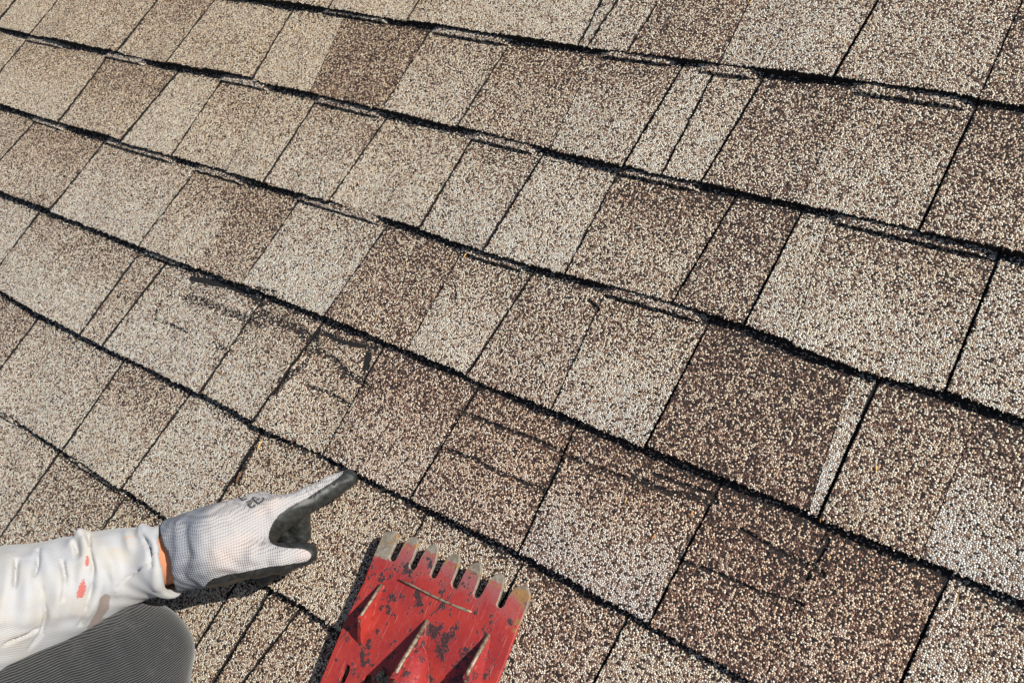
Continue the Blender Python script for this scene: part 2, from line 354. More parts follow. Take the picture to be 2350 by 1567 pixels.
# slivers of the lower laminate that show under some butts: (course, x0, x1 photo pixels along the butt, drop mm)
STRIPS = [(0,991,1180,9),(0,1378,1560,8),(0,1600,1751,11),(0,1950,2236,11),(0,740,900,5),(1,65,160,11),(1,245,345,11),(1,507,630,10),(1,725,890,10),(1,1079,1243,9),(1,1416,1620,7),
          (1,1905,2292,9),(2,78,158,9),(2,245,410,8),(2,452,580,9),(2,684,884,8),(2,1060,1218,8),(2,1385,1625,8),(3,330,430,5),(5,0,50,7),(5,160,300,6)]
for k, x0, x1, drop in STRIPS:
    bx = [p[0] for p in BUTT[k]]; by = [p[1] for p in BUTT[k]]
    ua = P(x0, np.interp(x0, bx, by))[0]; ub = P(x1, np.interp(x1, bx, by))[0]
    n = max(6, int((ub - ua) / .003)); uu = np.linspace(ua, ub, n + 1); rng = np.random.default_rng(int(x0) + k)
    vb = butt(k, uu); rows = []
    for dv, z in ((-drop / 1000, -.001), (-drop / 1000, .0052), (-drop / 2000, .0052), (.006, .0045)):
        rows.append(np.stack([uu, vb + dv + (rng.normal(0, .0004, n + 1) if dv < 0 else 0), z * np.clip(np.minimum(np.arange(n + 1), n - np.arange(n + 1)) / 5, .02, 1)], -1))
    rows.append(rows[-1] * [1, 1, 0]); V = np.concatenate(rows); q = []
    for r in range(4):
        i = np.arange(n) + r * (n + 1); q.append(np.stack([i, i + 1, i + n + 2, i + n + 1], -1))
    F = [tuple(f) for f in np.concatenate(q)] + [tuple(r * (n + 1) for r in (0, 1, 2, 3, 4)), tuple(r * (n + 1) + n for r in (4, 3, 2, 1, 0))]
    att = np.zeros((len(V), 3)); att[:, 0] = .45; att[:n + 1, 1] = 1.2; att[:, 1] += .18
    mesh_obj('laminate_strip', V, F, M_GRAN, deck, uv=V[:, :2] + .3, attrs={'tone': att, 'tone2': att * 0})
#@@OBJECTS
# ------------------------------------------------------------ smooth solid modelling
class Field:
    """signed distance field sampled on a grid, meshed by surface nets"""
    def __init__(s, lo, hi, step):
        s.lo = np.array(lo, float); s.step = step
        s.ax = [np.arange(lo[i], hi[i] + step, step, dtype=np.float32) for i in range(3)]
        s.X, s.Y, s.Z = np.meshgrid(*s.ax, indexing='ij')
        s.pts = np.stack([s.X, s.Y, s.Z], -1)
def sd_cap(p, a, b, ra, rb):
    a = np.asarray(a, np.float32); b = np.asarray(b, np.float32); ab = b - a
    t = np.clip(((p - a) @ ab) / max(1e-9, float(ab @ ab)), 0, 1)
    d = p - a - t[..., None] * ab
    return np.sqrt((d * d).sum(-1)) - (ra + (rb - ra) * t)
def smin(a, b, k):
    h = np.clip(.5 + .5 * (b - a) / k, 0, 1); return b * (1 - h) + a * h - k * h * (1 - h)
def smax(a, b, k): return -smin(-a, -b, k)
def surface_nets(D, lo, step):
    nx, ny, nz = D.shape; ins = D < 0
    acc = np.zeros((nx - 1, ny - 1, nz - 1, 3), np.float32); cnt = np.zeros((nx - 1, ny - 1, nz - 1), np.float32)
    cells = [slice(0, -1), slice(1, None)]
    def at(A, i, j, k): return A[(slice(0, nx - 1) if i == 0 else slice(1, nx)), (slice(0, ny - 1) if j == 0 else slice(1, ny)), (slice(0, nz - 1) if k == 0 else slice(1, nz))]
    corners = [(i, j, k) for i in (0, 1) for j in (0, 1) for k in (0, 1)]
    for c in corners:
        for ax in range(3):
            if c[ax] == 0:
                c2 = list(c); c2[ax] = 1
                a, b = at(D, *c), at(D, *c2); x = (a < 0) != (b < 0)
                t = np.where(x, a / np.where(x, a - b, 1), 0)
                for q in range(3): acc[..., q] += np.where(x, (c[q] + (t if q == ax else 0)), 0)
                cnt += x
    act = cnt > 0; idx = -np.ones(act.shape, np.int64); n = int(act.sum()); idx[act] = np.arange(n)
    ijk = np.argwhere(act); V = (ijk + acc[act] / cnt[act][:, None]) * step + lo
    faces = []
    for ax in range(3):
        o1, o2 = [(1, 2), (2, 0), (0, 1)][ax]
        sl0 = [slice(None)] * 3; sl1 = [slice(None)] * 3; sl0[ax] = slice(0, -1); sl1[ax] = slice(1, None)
        a, b = ins[tuple(sl0)], ins[tuple(sl1)]
        e = np.argwhere(a != b)
        e = e[(e[:, o1] > 0) & (e[:, o2] > 0) & (e[:, o1] < D.shape[o1] - 1) & (e[:, o2] < D.shape[o2] - 1)]
        flip = ~a[tuple(e.T)]
        d1 = np.zeros(3, int); d1[o1] = 1; d2 = np.zeros(3, int); d2[o2] = 1
        q = np.stack([idx[tuple((e - d1 - d2).T)], idx[tuple((e - d2).T)], idx[tuple(e.T)], idx[tuple((e - d1).T)]], -1)
        q[flip] = q[flip][:, ::-1]; faces.append(q)
    F = np.concatenate(faces); F = F[(F >= 0).all(1)]
    return V, F
def normals(V, F):
    n = np.cross(V[F[:, 2]] - V[F[:, 0]], V[F[:, 3]] - V[F[:, 1]]); N = np.zeros_like(V)
    for i in range(4): np.add.at(N, F[:, i], n)
    return N / (np.linalg.norm(N, axis=1, keepdims=True) + 1e-12)
def Q(x, y, h, r):
    p = P(x, y, h); return p, r * px_size(p)
def chain(pts):
    """capsules between successive (x, y, h, radius in photo pixels)"""
    q = [Q(*p) for p in pts]; return [(a[0], b[0], a[1], b[1]) for a, b in zip(q[:-1], q[1:])]
def sdf_of(caps, p, k):
    d = None
    for c in caps:
        e = sd_cap(p, *c); d = e if d is None else smin(d, e, k)
    return d
def trace(fn, x, y, maxd=1.6):
    """where the line of sight through photo pixel x, y meets a solid"""
    f = FN * PW; d = RM @ np.array([(x - PW / 2) / f, -(y - PH / 2) / f, -1.]); d /= np.linalg.norm(d); t = .15
    for _ in range(220):
        p = CAM + d * t; s = float(fn(p[None].astype(np.float32))[0])
        if s < .0003: return p
        t += max(s * .8, .0003)
        if t > maxd: break
    return None
def bbox(caps, pad):
    a = np.array([c[0] - c[2] for c in caps] + [c[0] + c[2] for c in caps] + [c[1] - c[3] for c in caps] + [c[1] + c[3] for c in caps])
    return a.min(0) - pad, a.max(0) + pad
def seg_dist(V, pts):
    d = np.full(len(V), 9.)
    for a, b in zip(pts[:-1], pts[1:]):
        ab = b - a; t = np.clip(((V - a) @ ab) / (ab @ ab + 1e-12), 0, 1); d = np.minimum(d, np.linalg.norm(V - a - t[:, None] * ab, axis=1))
    return d
RIGHT, UPV, TOCAM = RM[:, 0], RM[:, 1], RM[:, 2]     # axes used only as directions in which limbs lie

# ------------------------------------------------------------ the person: bare arm, leg and trunk under the clothes
WR = P(395, 1270, .087); EL = P(-150, 1450, .165)
SH = np.array([-.62, -.66, .50]); HIP = np.array([-.66, -.86, .17]); CHEST = np.array([-.50, -.78, .48]); KN = P(325, 1505, .058); ANK = np.array([-.42, -.74, .05])
R_W = 55 * px_size(WR)
body_caps = [(WR + (P(470, 1262, .085) - WR), WR, R_W * .86, R_W), (WR, EL, R_W, .033), (EL, SH, .035, .05), (SH, CHEST, .055, .12), (CHEST, HIP, .13, .13),
             (HIP, KN, .085, .034), (KN, ANK, .034, .030), (ANK, ANK + [.02, -.02, -.01], .034, .03), (CHEST, CHEST + [.02, -.02, .24], .06, .055), (CHEST + [.02, -.02, .30], CHEST + [.02, 0, .34], .085, .085)]
lo, hi = bbox(body_caps, .02); fld = Field(lo, hi, .0075)
V, F = surface_nets(sdf_of(body_caps, fld.pts, .02), fld.lo, .0075)
sk = NT('skin', .55, .4); sk.b.inputs['Subsurface Weight'].default_value = .12; sk.b.inputs['Subsurface Scale'].default_value = .004
sk.b.inputs['Subsurface Radius'].default_value = (1, .4, .2)
tc = sk.n('TexCoord'); nz = sk.noise(tc.outputs['Object'], 160, 4, .6)
sk.l(sk.mix(nz, (.52, .21, .11), (.66, .31, .17)), sk.b.inputs['Base Color']); sk.l(sk.bump(nz, .0006, .6), sk.b.inputs['Normal'])
person = mesh_obj('person', V, F, sk.m, None, HIP, smooth=True)
props(person, 'kneeling roofer with stained white sleeve and grey ribbed trousers pointing a gloved finger', 'person')
PB = HIP

# ------------------------------------------------------------ glove
g_palm = chain([(428, 1264, .086, 68), (505, 1250, .082, 75), (556, 1230, .072, 60)]) + chain([(520, 1235, .075, 60), (628, 1180, .062, 36)]) \
       + chain([(500, 1230, .07, 60), (600, 1168, .052, 38)]) + chain([(520, 1275, .062, 52), (640, 1288, .042, 26)])
g_cuff = chain([(380, 1273, .086, 78), (418, 1265, .086, 68), (450, 1262, .086, 70)]) + chain([(378, 1320, .084, 36), (420, 1292, .085, 44)])
g_thumb = chain([(500, 1272, .086, 54), (590, 1282, .080, 40), (648, 1281, .072, 32), (702, 1270, .062, 25.5)])
g_index = chain([(630, 1184, .060, 38), (704, 1148, .040, 28.5), (760, 1119, .026, 25.5), (800, 1098, .0135, 21)])
g_mid = chain([(628, 1172, .046, 30), (685, 1190, .034, 26), (690, 1226, .022, 22), (672, 1262, .016, 20)])
g_ring = chain([(612, 1170, .038, 30), (664, 1222, .026, 24), (660, 1275, .016, 22), (625, 1296, .016, 20)])
g_pinky = chain([(590, 1200, .036, 30), (630, 1270, .022, 22), (622, 1310, .016, 20), (605, 1325, .020, 19)])
groups = [(g_palm, 'palm'), (g_cuff, 'cuff'), (g_thumb, 'thumb'), (g_index, 'index'), (g_mid, 'curl'), (g_ring, 'curl'), (g_pinky, 'curl')]
MMH = px_size(P(560, 1250, .08))
def glove_sdf(p):
    palm = smin(sdf_of(g_palm, p, .02), sdf_of(g_cuff, p, .012), .018)
    th = sdf_of(g_thumb, p, .006); ix = sdf_of(g_index, p, .004)
    d = smin(palm, th, .014); d = smin(d, ix, .012)
    for g in (g_mid, g_ring, g_pinky): d = smin(d, sdf_of(g, p, .003), .0035)
    return d
A0 = P(401, 1279, .088); AX = P(560, 1255, .082) - A0; AX /= np.linalg.norm(AX)
AXI = AX - (AX @ TOCAM) * TOCAM; AXI /= np.linalg.norm(AXI)
AC = np.cross(TOCAM, AX); AC /= np.linalg.norm(AC)          # across the back of the hand
def glove_full(p):
    d = glove_sdf(p)
    q = p - A0; al = q @ AXI; ac = q @ AC
    cutd = -(al - .011 + 5.0 * np.maximum(ac * -1 - .004, 0) ** 2 + .28 * np.maximum(-ac - .004, 0) + 6 * np.maximum(ac - .010, 0) ** 2 + .45 * np.maximum(ac - .010, 0))   # slanted mouth of the cuff
    d = smax(d, cutd, .002)
    # hollow for the wrist
    hol = sd_cap(p, A0 - AX * .05, A0 + AX * .045, R_W * 1.12, R_W * 1.0)
    return smax(d, -hol, .002)
allc = sum([g[0] for g in groups], [])
lo, hi = bbox(allc, .006); fld = Field(lo, hi, .0014)
D = glove_full(fld.pts); V, F = surface_nets(D, fld.lo, .0014); N = normals(V, F)
def crease(pts, r, amp):
    global V
    q = [trace(glove_full, x, y) for x, y in pts]; q = [a for a in q if a is not None]
    if len(q) > 1: V = V + N * (amp * np.exp(-(seg_dist(V, q) / r) ** 2))[:, None]
for pts in ([(700, 1124), (712, 1140)], [(709, 1118), (722, 1136)], [(720, 1113), (730, 1128)], [(757, 1096), (766, 1110)]): crease(pts, .0014, -.0014)
for pts in ([(705, 1121), (717, 1138)], [(715, 1115), (726, 1131)]): crease(pts, .0016, .0012)
for pts, a_ in (([(470, 1200), (478, 1260), (470, 1310)], -.0012), ([(520, 1180), (540, 1220)], .0012), ([(640, 1165), (665, 1150)], -.0012), ([(560, 1300), (610, 1296)], -.0016), ([(600, 1240), (590, 1270)], -.0014),
    ([(425, 1210), (430, 1270), (420, 1320)], -.0022), ([(445, 1200), (452, 1270), (446, 1325)], .0012), ([(406, 1200), (410, 1260), (402, 1315)], .0016), ([(650, 1268), (690, 1276)], .0008), ([(500, 1300), (560, 1312)], .0016), ([(575, 1135), (640, 1150)], .0014), ([(545, 1150), (610, 1170)], -.0012), ([(470, 1340), (560, 1322)], .0022)): crease(pts, .0045, a_)
V = V + N * (.0005 * np.sin(V[:, 0] * 310 + 2 * np.sin(V[:, 1] * 140)) * np.sin(V[:, 1] * 260 + V[:, 2] * 190))[:, None]
N = normals(V, F)
# which parts are dipped in dark rubber: palm side of every finger, decided by the nearest bone
dist = np.stack([np.min([sd_cap(V.astype(np.float32), *c) for c in g[0]], axis=0) for g in groups], 1); near = dist.argmin(1)
PALM = (.42 * RIGHT - .62 * UPV - .66 * TOCAM); PALM /= np.linalg.norm(PALM)
IXP = (.42 * RIGHT - .82 * UPV - .10 * TOCAM); IXP /= np.linalg.norm(IXP)
coat = np.full(len(V), -1.)
al = (V - A0) @ AXI
for i, (g, nm) in enumerate(groups):
    mk = near == i
    if nm == 'palm': c = np.maximum(N @ PALM - .42, np.where(al > .06, N @ RIGHT - .55, -1))
    elif nm == 'cuff': c = N @ PALM - 2
    elif nm == 'index': c = N @ IXP + .12
    elif nm == 'thumb': c = .42 - N @ (TOCAM * .95 - UPV * .10 - RIGHT * .26)
    else: c = np.full(len(V), 1.) - .6 * (N @ RIGHT > .86)
    coat[mk] = c[mk]
wob = .05 * np.sin(al * 310) + .04 * np.sin((V @ AC) * 420) + .03 * np.sin(al * 900)
DARK = np.array([(789,1074),(786,1087),(775,1097),(762,1106),(745,1116),(728,1127),(712,1137),(696,1146),(680,1155),(664,1164),(650,1173),(638,1183),(630,1194),(623,1207),(618,1220),(616,1233),(619,1242),(627,1249),
  (640,1254),(655,1256),(668,1257),(684,1258),(698,1261),(708,1265),(715,1272),(714,1280),(706,1286),(694,1290),(680,1292),(655,1296),(630,1299),(600,1303),(575,1309),(545,1315),(515,1320),(490,1327),(470,1342),
  (480,1380),(620,1400),(780,1330),(780,1240),(760,1160),(870,1130),(870,1050)], float)
pj = project(V)
def poly_sd(p, q):
    ins = np.zeros(len(p), bool); d = np.full(len(p), 1e9)
    for a, b in zip(q, np.roll(q, -1, 0)):
        c = (a[1] > p[:, 1]) != (b[1] > p[:, 1]); xx = a[0] + (p[:, 1] - a[1]) * (b[0] - a[0]) / (b[1] - a[1] + 1e-9); ins ^= c & (p[:, 0] < xx)
        ab = b - a; t = np.clip(((p - a) @ ab) / (ab @ ab), 0, 1); d = np.minimum(d, np.linalg.norm(p - a - t[:, None] * ab, axis=1))
    return np.where(ins, d, -d)
sdp = np.clip(poly_sd(pj, DARK) / 9, -1, 1)
vd = CAM - V; vd /= np.linalg.norm(vd, axis=1)[:, None]; fc = np.clip(((N * vd).sum(1) + .02) / .12, 0, 1)
curl = (near >= 4)
away = np.clip((N @ PALM + .15) * 2, -1, 1); away = np.where(al < .05, -1, away)
coat = np.where(curl, coat, sdp * fc + away * (1 - fc))
for _ in range(1):
    nb = np.zeros(len(V)); ct = np.zeros(len(V))
    for i in range(4):
        for j in (1, 3): np.add.at(nb, F[:, i], coat[F[:, (i + j) % 4]]); np.add.at(ct, F[:, i], 1)
    coat = .5 * coat + .5 * nb / np.maximum(ct, 1)
coat += wob
cuffm = np.clip((.052 + .05 * ((V - A0) @ AC) - al) / .012, 0, 1)
ribc = (V - A0) @ AC; depthc = (V - A0) @ TOCAM
side = ribc * 1.0 + .25 * depthc
# fan the knit rows along the thumb and index
stain = np.zeros(len(V))
for x, y, r in ((618, 1158, .006), (600, 1170, .005), (628, 1150, .005), (520, 1275, .011), (560, 1250, .009), (700, 1268, .006)):
    q = trace(glove_full, x, y)
    if q is not None: stain = np.maximum(stain, np.clip(1 - np.linalg.norm(V - q, axis=1) / (2.0 * r), 0, 1))
gm = NT('glove_knit_and_rubber', .85, .25)
at = gm.n('VertexColor', layer_name='mask'); sp = gm.n('SeparateColor'); gm.l(at.outputs[0], sp.inputs[0])
at2 = gm.n('VertexColor', layer_name='knit'); s2 = gm.n('SeparateColor'); gm.l(at2.outputs[0], s2.inputs[0])
tc = gm.n('TexCoord'); ob = tc.outputs['Object']
n1 = gm.noise(ob, 900, 3, .6); n2 = gm.noise(ob, 60, 4, .6)
cm = gm.sstep(gm.math('ADD', sp.outputs[0], gm.math('MULTIPLY', gm.math('SUBTRACT', n1, .5), .10)), .485, .515)
row = gm.math('ADD', s2.outputs[0], gm.math('MULTIPLY', gm.math('SUBTRACT', n2, .5), .004))
w1 = gm.math('SINE', gm.math('MULTIPLY', row, 2 * math.pi / .0024)); w2 = gm.math('SINE', gm.math('MULTIPLY', s2.outputs[1], 2 * math.pi / .0022))
ww = gm.math('MULTIPLY', gm.math('ADD', w1, 1), .5); wd = gm.math('MULTIPLY', ww, gm.math('MULTIPLY', gm.math('ADD', w2, 1), .5))
hole = gm.sstep(wd, .55, .9); line = gm.sstep(ww, .70, 1.0)
base = gm.mix(sp.outputs[1], (.37, .355, .35), (.20, .215, .245))
base = gm.mix(gm.math('MULTIPLY', sp.outputs[2], .30), base, (.66, .47, .36))
base = gm.mix(gm.math('MULTIPLY', gm.sstep(n2, .48, .7), .30), base, (.42, .40, .37))
knit = gm.mix(gm.math('MULTIPLY', line, .5), base, (.26, .24, .23))
knit = gm.mix(gm.math('MULTIPLY', hole, gm.math('ADD', .12, gm.math('MULTIPLY', sp.outputs[1], .75))), knit, (.10, .10, .105))
n3 = gm.noise(ob, 220, 5, .65)
rub = gm.mix(gm.sstep(n3, .35, .75), (.009, .010, .009), (.034, .036, .033))
gm.l(gm.mix(cm, knit, rub), gm.b.inputs['Base Color'])
gm._in(gm.b.inputs['Roughness'], gm.math('SUBTRACT', .9, gm.math('MULTIPLY', cm, .42)))
gm._in(gm.b.inputs['Specular IOR Level'], gm.math('ADD', .12, gm.math('MULTIPLY', cm, .4)))
hk = gm.math('SUBTRACT', 1, gm.math('MULTIPLY', wd, 1.0)); hr = gm.math('ADD', gm.math('MULTIPLY', n3, 1.0), gm.math('MULTIPLY', n1, .25))
hh = gm.n('Mix', data_type='FLOAT'); gm.l(cm, hh.inputs[0]); gm.l(hk, hh.inputs[2]); gm.l(hr, hh.inputs[3])
gm.l(gm.bump(hh.outputs[0], .0007, .8), gm.b.inputs['Normal'])
mask = np.stack([np.clip(coat * .5 + .5, 0, 1), cuffm, stain], -1)
glove = child('glove', V, F, gm.m, person, PB, smooth=True, attrs={'mask': mask, 'knit': np.stack([side + .3, al + .3, al * 0], -1)})
props(glove, 'grey white knit work glove with dark rubber dipped palm')
# printed marks on the back of the glove
pm = NT('glove_print', .8, .2); pm.b.inputs['Base Color'].default_value = (.115, .10, .10, 1)
tc = pm.n('TexCoord'); nz = pm.noise(tc.outputs['Object'], 1300, 2, .5)
pm.l(pm.mix(pm.sstep(nz, .50, .75), (.055, .05, .05), (.22, .21, .20)), pm.b.inputs['Base Color'])
STROKES = [([(570,1155),(577,1163),(586,1160),(585,1156)], 2.2), ([(573,1157),(579,1154)], 1.6), ([(567,1151),(578,1146)], 1.8), ([(571,1154),(581,1149)], 1.8),
    ([(551,1141),(557,1147),(568,1143)], 1.8), ([(556,1143),(561,1140)], 1.4), ([(545,1138),(557,1133)], 1.5), ([(542,1135),(555,1131)], 1.3),
    ([(579,1142),(587,1149),(593,1154),(603,1149),(606,1143),(600,1138),(592,1137),(579,1142)], 2.4), ([(589,1146),(597,1142)], 1.8), ([(587,1142),(594,1139)], 1.4),
    ([(563,1130),(570,1136),(580,1134)], 1.5), ([(568,1129),(577,1132),(586,1130)], 1.3)]
pv, pf = [], []
for pts, wpx in STROKES:
    dense = []
    for a, b in zip(pts[:-1], pts[1:]):
        n = max(1, int(math.dist(a, b) / 2.2))
        for i in range(n): dense.append((a[0] + (b[0] - a[0]) * i / n, a[1] + (b[1] - a[1]) * i / n))
    dense.append(pts[-1]); prev = None
    for i, (x, y) in enumerate(dense):
        a = dense[max(0, i - 1)]; b = dense[min(len(dense) - 1, i + 1)]; L = math.dist(a, b) or 1
        nx_, ny_ = -(b[1] - a[1]) / L * wpx * .75, (b[0] - a[0]) / L * wpx * .75
        q0, q1 = trace(glove_full, x + nx_, y + ny_), trace(glove_full, x - nx_, y - ny_)
        if q0 is None or q1 is None or np.linalg.norm(q0 - q1) > .006: prev = None; continue
        pv += [q0 + TOCAM * .0009, q1 + TOCAM * .0009]; cur = len(pv) - 2
        if prev is not None: pf.append((prev, prev + 1, cur + 1, cur))
        prev = cur
if pf: mesh_obj('printed_mark', pv, pf, pm.m, glove, PB)

# ------------------------------------------------------------ sleeve
s_main = chain([(318, 1291, .093, 80), (250, 1311, .104, 84), (150, 1349, .124, 101), (0, 1396, .155, 128), (-150, 1450, .19, 140)])
s_off = [(s_main[-1][1], EL + [-.03, -.02, .02], s_main[-1][3], .075), (EL + [-.03, -.02, .02], SH, .075, .085), (SH, CHEST, .09, .16), (CHEST, HIP + [0, 0, .03], .17, .16)]
s_cuff = chain([(385, 1286, .090, 83), (345, 1290, .092, 77)])
def sleeve_base(p): return smin(smin(sdf_of(s_main, p, .02), sdf_of(s_cuff, p, .008), .008), sdf_of(s_off, p, .03), .03)
RIDGES = [([(182, 1240), (200, 1252), (222, 1272), (236, 1310)], 24, 7), ([(186, 1262), (190, 1300), (184, 1350), (172, 1400)], 15, 3), ([(330, 1216), (352, 1245), (360, 1300), (358, 1350)], 11, 2), ([(325, 1214), (332, 1230)], 14, 2), ([(182, 1238), (190, 1246)], 22, 2),
    ([(96, 1262), (112, 1300), (118, 1350)], 18, 3), ([(222, 1300), (228, 1340), (215, 1380), (190, 1420)], 14, 2), ([(150, 1300), (140, 1360), (120, 1420)], 20, 2),
    ([(60, 1290), (66, 1360), (56, 1440)], 24, 3), ([(236, 1240), (262, 1300), (266, 1360)], 13, 0), ([(20, 1280), (14, 1350), (0, 1420)], 18, 0), ([(290, 1218), (300, 1260)], 10, 0)]
GROOVES = [([(209, 1270), (215, 1300), (211, 1345), (197, 1390), (184, 1432)], 6.0), ([(98, 1352), (106, 1410), (96, 1455), (68, 1492)], 6.0), ([(143, 1288), (150, 1325), (145, 1370)], 7), ([(89, 1262), (87, 1300), (80, 1325)], 7),
    ([(168, 1232), (178, 1262), (180, 1280)], 8), ([(330, 1222), (343, 1258), (348, 1300)], 6), ([(270, 1345), (300, 1320), (345, 1285)], 4), ([(205, 1240), (212, 1268)], 6), ([(38, 1290), (34, 1350)], 7), ([(10, 1480), (90, 1440)], 5)]
FOLDS = []
for sign, src in ((1, RIDGES), (-1, GROOVES)):
    for item in src:
        pts, r = item[0], item[1]
        q = [trace(sleeve_base, x, y) for x, y in pts]; q = [a for a in q if a is not None]
        if len(q) > 1: FOLDS.append((sign, np.array(q), r * px_size(q[0])))
def add_folds(V, N):
    d = np.zeros(len(V))
    for sg, q, r in FOLDS:
        best = np.full(len(V), 9.); w_ = np.zeros(len(V)); m_ = len(q) - 1
        for i, (a, b) in enumerate(zip(q[:-1], q[1:])):
            ab = b - a; t = np.clip(((V - a) @ ab) / (ab @ ab + 1e-12), 0, 1); e = np.linalg.norm(V - a - t[:, None] * ab, axis=1)
            u_ = (i + t) / m_; k_ = e < best; best[k_] = e[k_]; w_[k_] = (np.sin(np.pi * np.clip(.08 + .84 * u_[k_], 0, 1))) ** .6
        if sg > 0: d += 1.0 * r * w_ * np.exp(-(best / (r * 1.0)) ** 2)
        else: d -= 3.2 * r * w_ * np.exp(-(best / (r * .62)) ** 2)
    return V + N * d[:, None]
CM = P(394, 1283, .091); SAX = CM - P(250, 1312, .108); SAX3 = SAX / np.linalg.norm(SAX); SAX = SAX - (SAX @ TOCAM) * TOCAM; SAX /= np.linalg.norm(SAX); SAC = np.cross(TOCAM, SAX)
def sleeve(p):
    d = sleeve_base(p)
    q = p - CM; al = q @ SAX; ac = q @ SAC
    cut = al + .22 * np.maximum(ac - .010, 0) + .0012 * np.sin(ac * 190) + .05 * np.maximum(-ac, 0)
    d = smax(d, cut, .003)
    hol = sd_cap(p, P(390, 1282, .089), P(290, 1296, .094), R_W * 1.22, R_W * .95)
    return smax(d, -hol, .003)
lo, hi = bbox(s_main + s_cuff, .014); hi2 = hi.copy()
fld = Field(lo, hi, .0021); D = sleeve(fld.pts)
# the cloth's small puckers
X = fld.pts; D = D + .0007 * np.sin(X[..., 0] * 170 + 4 * np.sin(X[..., 1] * 60)) * np.sin(X[..., 1] * 140 + X[..., 2] * 90) + .0009 * np.sin(X[..., 0] * 75 - X[..., 1] * 60 + 2 * np.sin(X[..., 2] * 50))
V, F = surface_nets(D, fld.lo, .0021); V0s = V; V = add_folds(V, normals(V, F))
red = np.zeros(len(V)); brn = np.zeros(len(V)); ora = np.zeros(len(V))
def spot(arr, pts, r, lim=1):
    q = [trace(sleeve, x, y) for x, y in pts]; q = [a for a in q if a is not None]
    if len(q) == 1: q.append(q[0] + [1e-4, 0, 0])
    if len(q) > 1: np.maximum(arr, lim * np.clip(1.3 - seg_dist(V0s, q) / (r * px_size(q[0])), 0, 1), out=arr)
spot(red, [(202, 1284), (200, 1300)], 6); spot(red, [(194, 1330), (190, 1342)], 6, .75); spot(red, [(190, 1345), (184, 1362)], 11); spot(red, [(265, 1355)], 3)
spot(brn, [(238, 1374), (234, 1400), (214, 1432)], 16, 1.3); spot(brn, [(236, 1422), (205, 1440)], 9, .8)
spot(ora, [(285, 1240), (320, 1228)], 13, .7); spot(ora, [(262, 1262), (305, 1267)], 4); spot(ora, [(220, 1258), (216, 1270)], 7, .7); spot(ora, [(240, 1247), (250, 1250)], 3); spot(ora, [(300, 1250), (318, 1246)], 4)
sm = NT('white_jersey', .9, .15)
at = sm.n('VertexColor', layer_name='mask'); sp = sm.n('SeparateColor'); sm.l(at.outputs[0], sp.inputs[0])
tc = sm.n('TexCoord'); ob = tc.outputs['Object']; n1 = sm.noise(ob, 700, 3, .7); n2 = sm.noise(ob, 30, 5, .6); n3 = sm.noise(ob, 140, 5, .7)
base = sm.mix(sm.sstep(n2, .35, .7), (.375, .38, .39), (.385, .365, .325))
base = sm.mix(sm.math('MULTIPLY', sm.sstep(n3, .60, .78), .35), base, (.50, .45, .38))
def stain_f(s_, th=.5, gain=1.5): return sm.sstep(sm.math('ADD', s_, sm.math('MULTIPLY', sm.math('SUBTRACT', n1, .5), gain)), th, th + .12)
base = sm.mix(sm.math('MULTIPLY', stain_f(sp.outputs[2], .68, 1.9), .65), base, (.55, .27, .14))
base = sm.mix(sm.math('MULTIPLY', sm.sstep(sm.math('ADD', sp.outputs[1], sm.math('MULTIPLY', sm.math('SUBTRACT', n3, .5), .9)), .3, .8), .85), base, (.19, .14, .11))
base = sm.mix(stain_f(sp.outputs[0], .52, 1.7), base, (.40, .12, .10))
sm.l(base, sm.b.inputs['Base Color'])
wv = sm.n('TexWave', wave_type='BANDS', bands_direction='Y'); sm.l(ob, wv.inputs[0]); wv.inputs['Scale'].default_value = 170; wv.inputs['Distortion'].default_value = 1.2; wv.inputs['Detail'].default_value = 1
sm.l(sm.bump(sm.math('ADD', sm.math('MULTIPLY', wv.outputs[1], .5), sm.math('MULTIPLY', n1, .7)), .0005, .55), sm.b.inputs['Normal'])
sm.b.inputs['Sheen Weight'].default_value = .15
sl = child('shirt_sleeve', V, F, sm.m, person, PB, smooth=True, attrs={'mask': np.stack([red, brn, ora], -1)})
props(sl, 'stained white shirt sleeve with red and brown paint marks')
far = s_off; lo, hi = bbox(far, .02); fld = Field(lo, hi, .012); D = sdf_of(far, fld.pts, .04)
V, F = surface_nets(D, fld.lo, .012); child('shirt', V, F, sm.m, person, PB, smooth=True, attrs={'mask': np.zeros((len(V), 3))})

# ------------------------------------------------------------ trousers
t_caps = chain([(300, 1514, .056, 98), (270, 1518, .060, 100)]) + chain([(338, 1476, .050, 66), (290, 1488, .056, 88)]) + chain([(338, 1510, .050, 72), (336, 1600, .050, 72)]) + chain([(302, 1560, .056, 102), (296, 1700, .055, 108)]) + chain([(300, 1515, .062, 108), (60, 1620, .095, 160), (-120, 1720, .13, 185)])
t_off = [(t_caps[-1][1], HIP, t_caps[-1][3], .12), (t_caps[2][1], ANK, t_caps[2][3], .055), (HIP, HIP + [.12, 0, 0], .14, .13)]
def trou(p): return sdf_of(t_caps, p, .03)
lo, hi = bbox(t_caps, .01); lo[2] = max(lo[2], -.01); fld = Field(lo, hi, .003)
D = trou(fld.pts); X = fld.pts
D = D + .0016 * np.sin(X[..., 0] * 60 + X[..., 1] * 35 + 2 * np.sin(X[..., 2] * 30)) + .0008 * np.sin(X[..., 1] * 130 - X[..., 0] * 40)
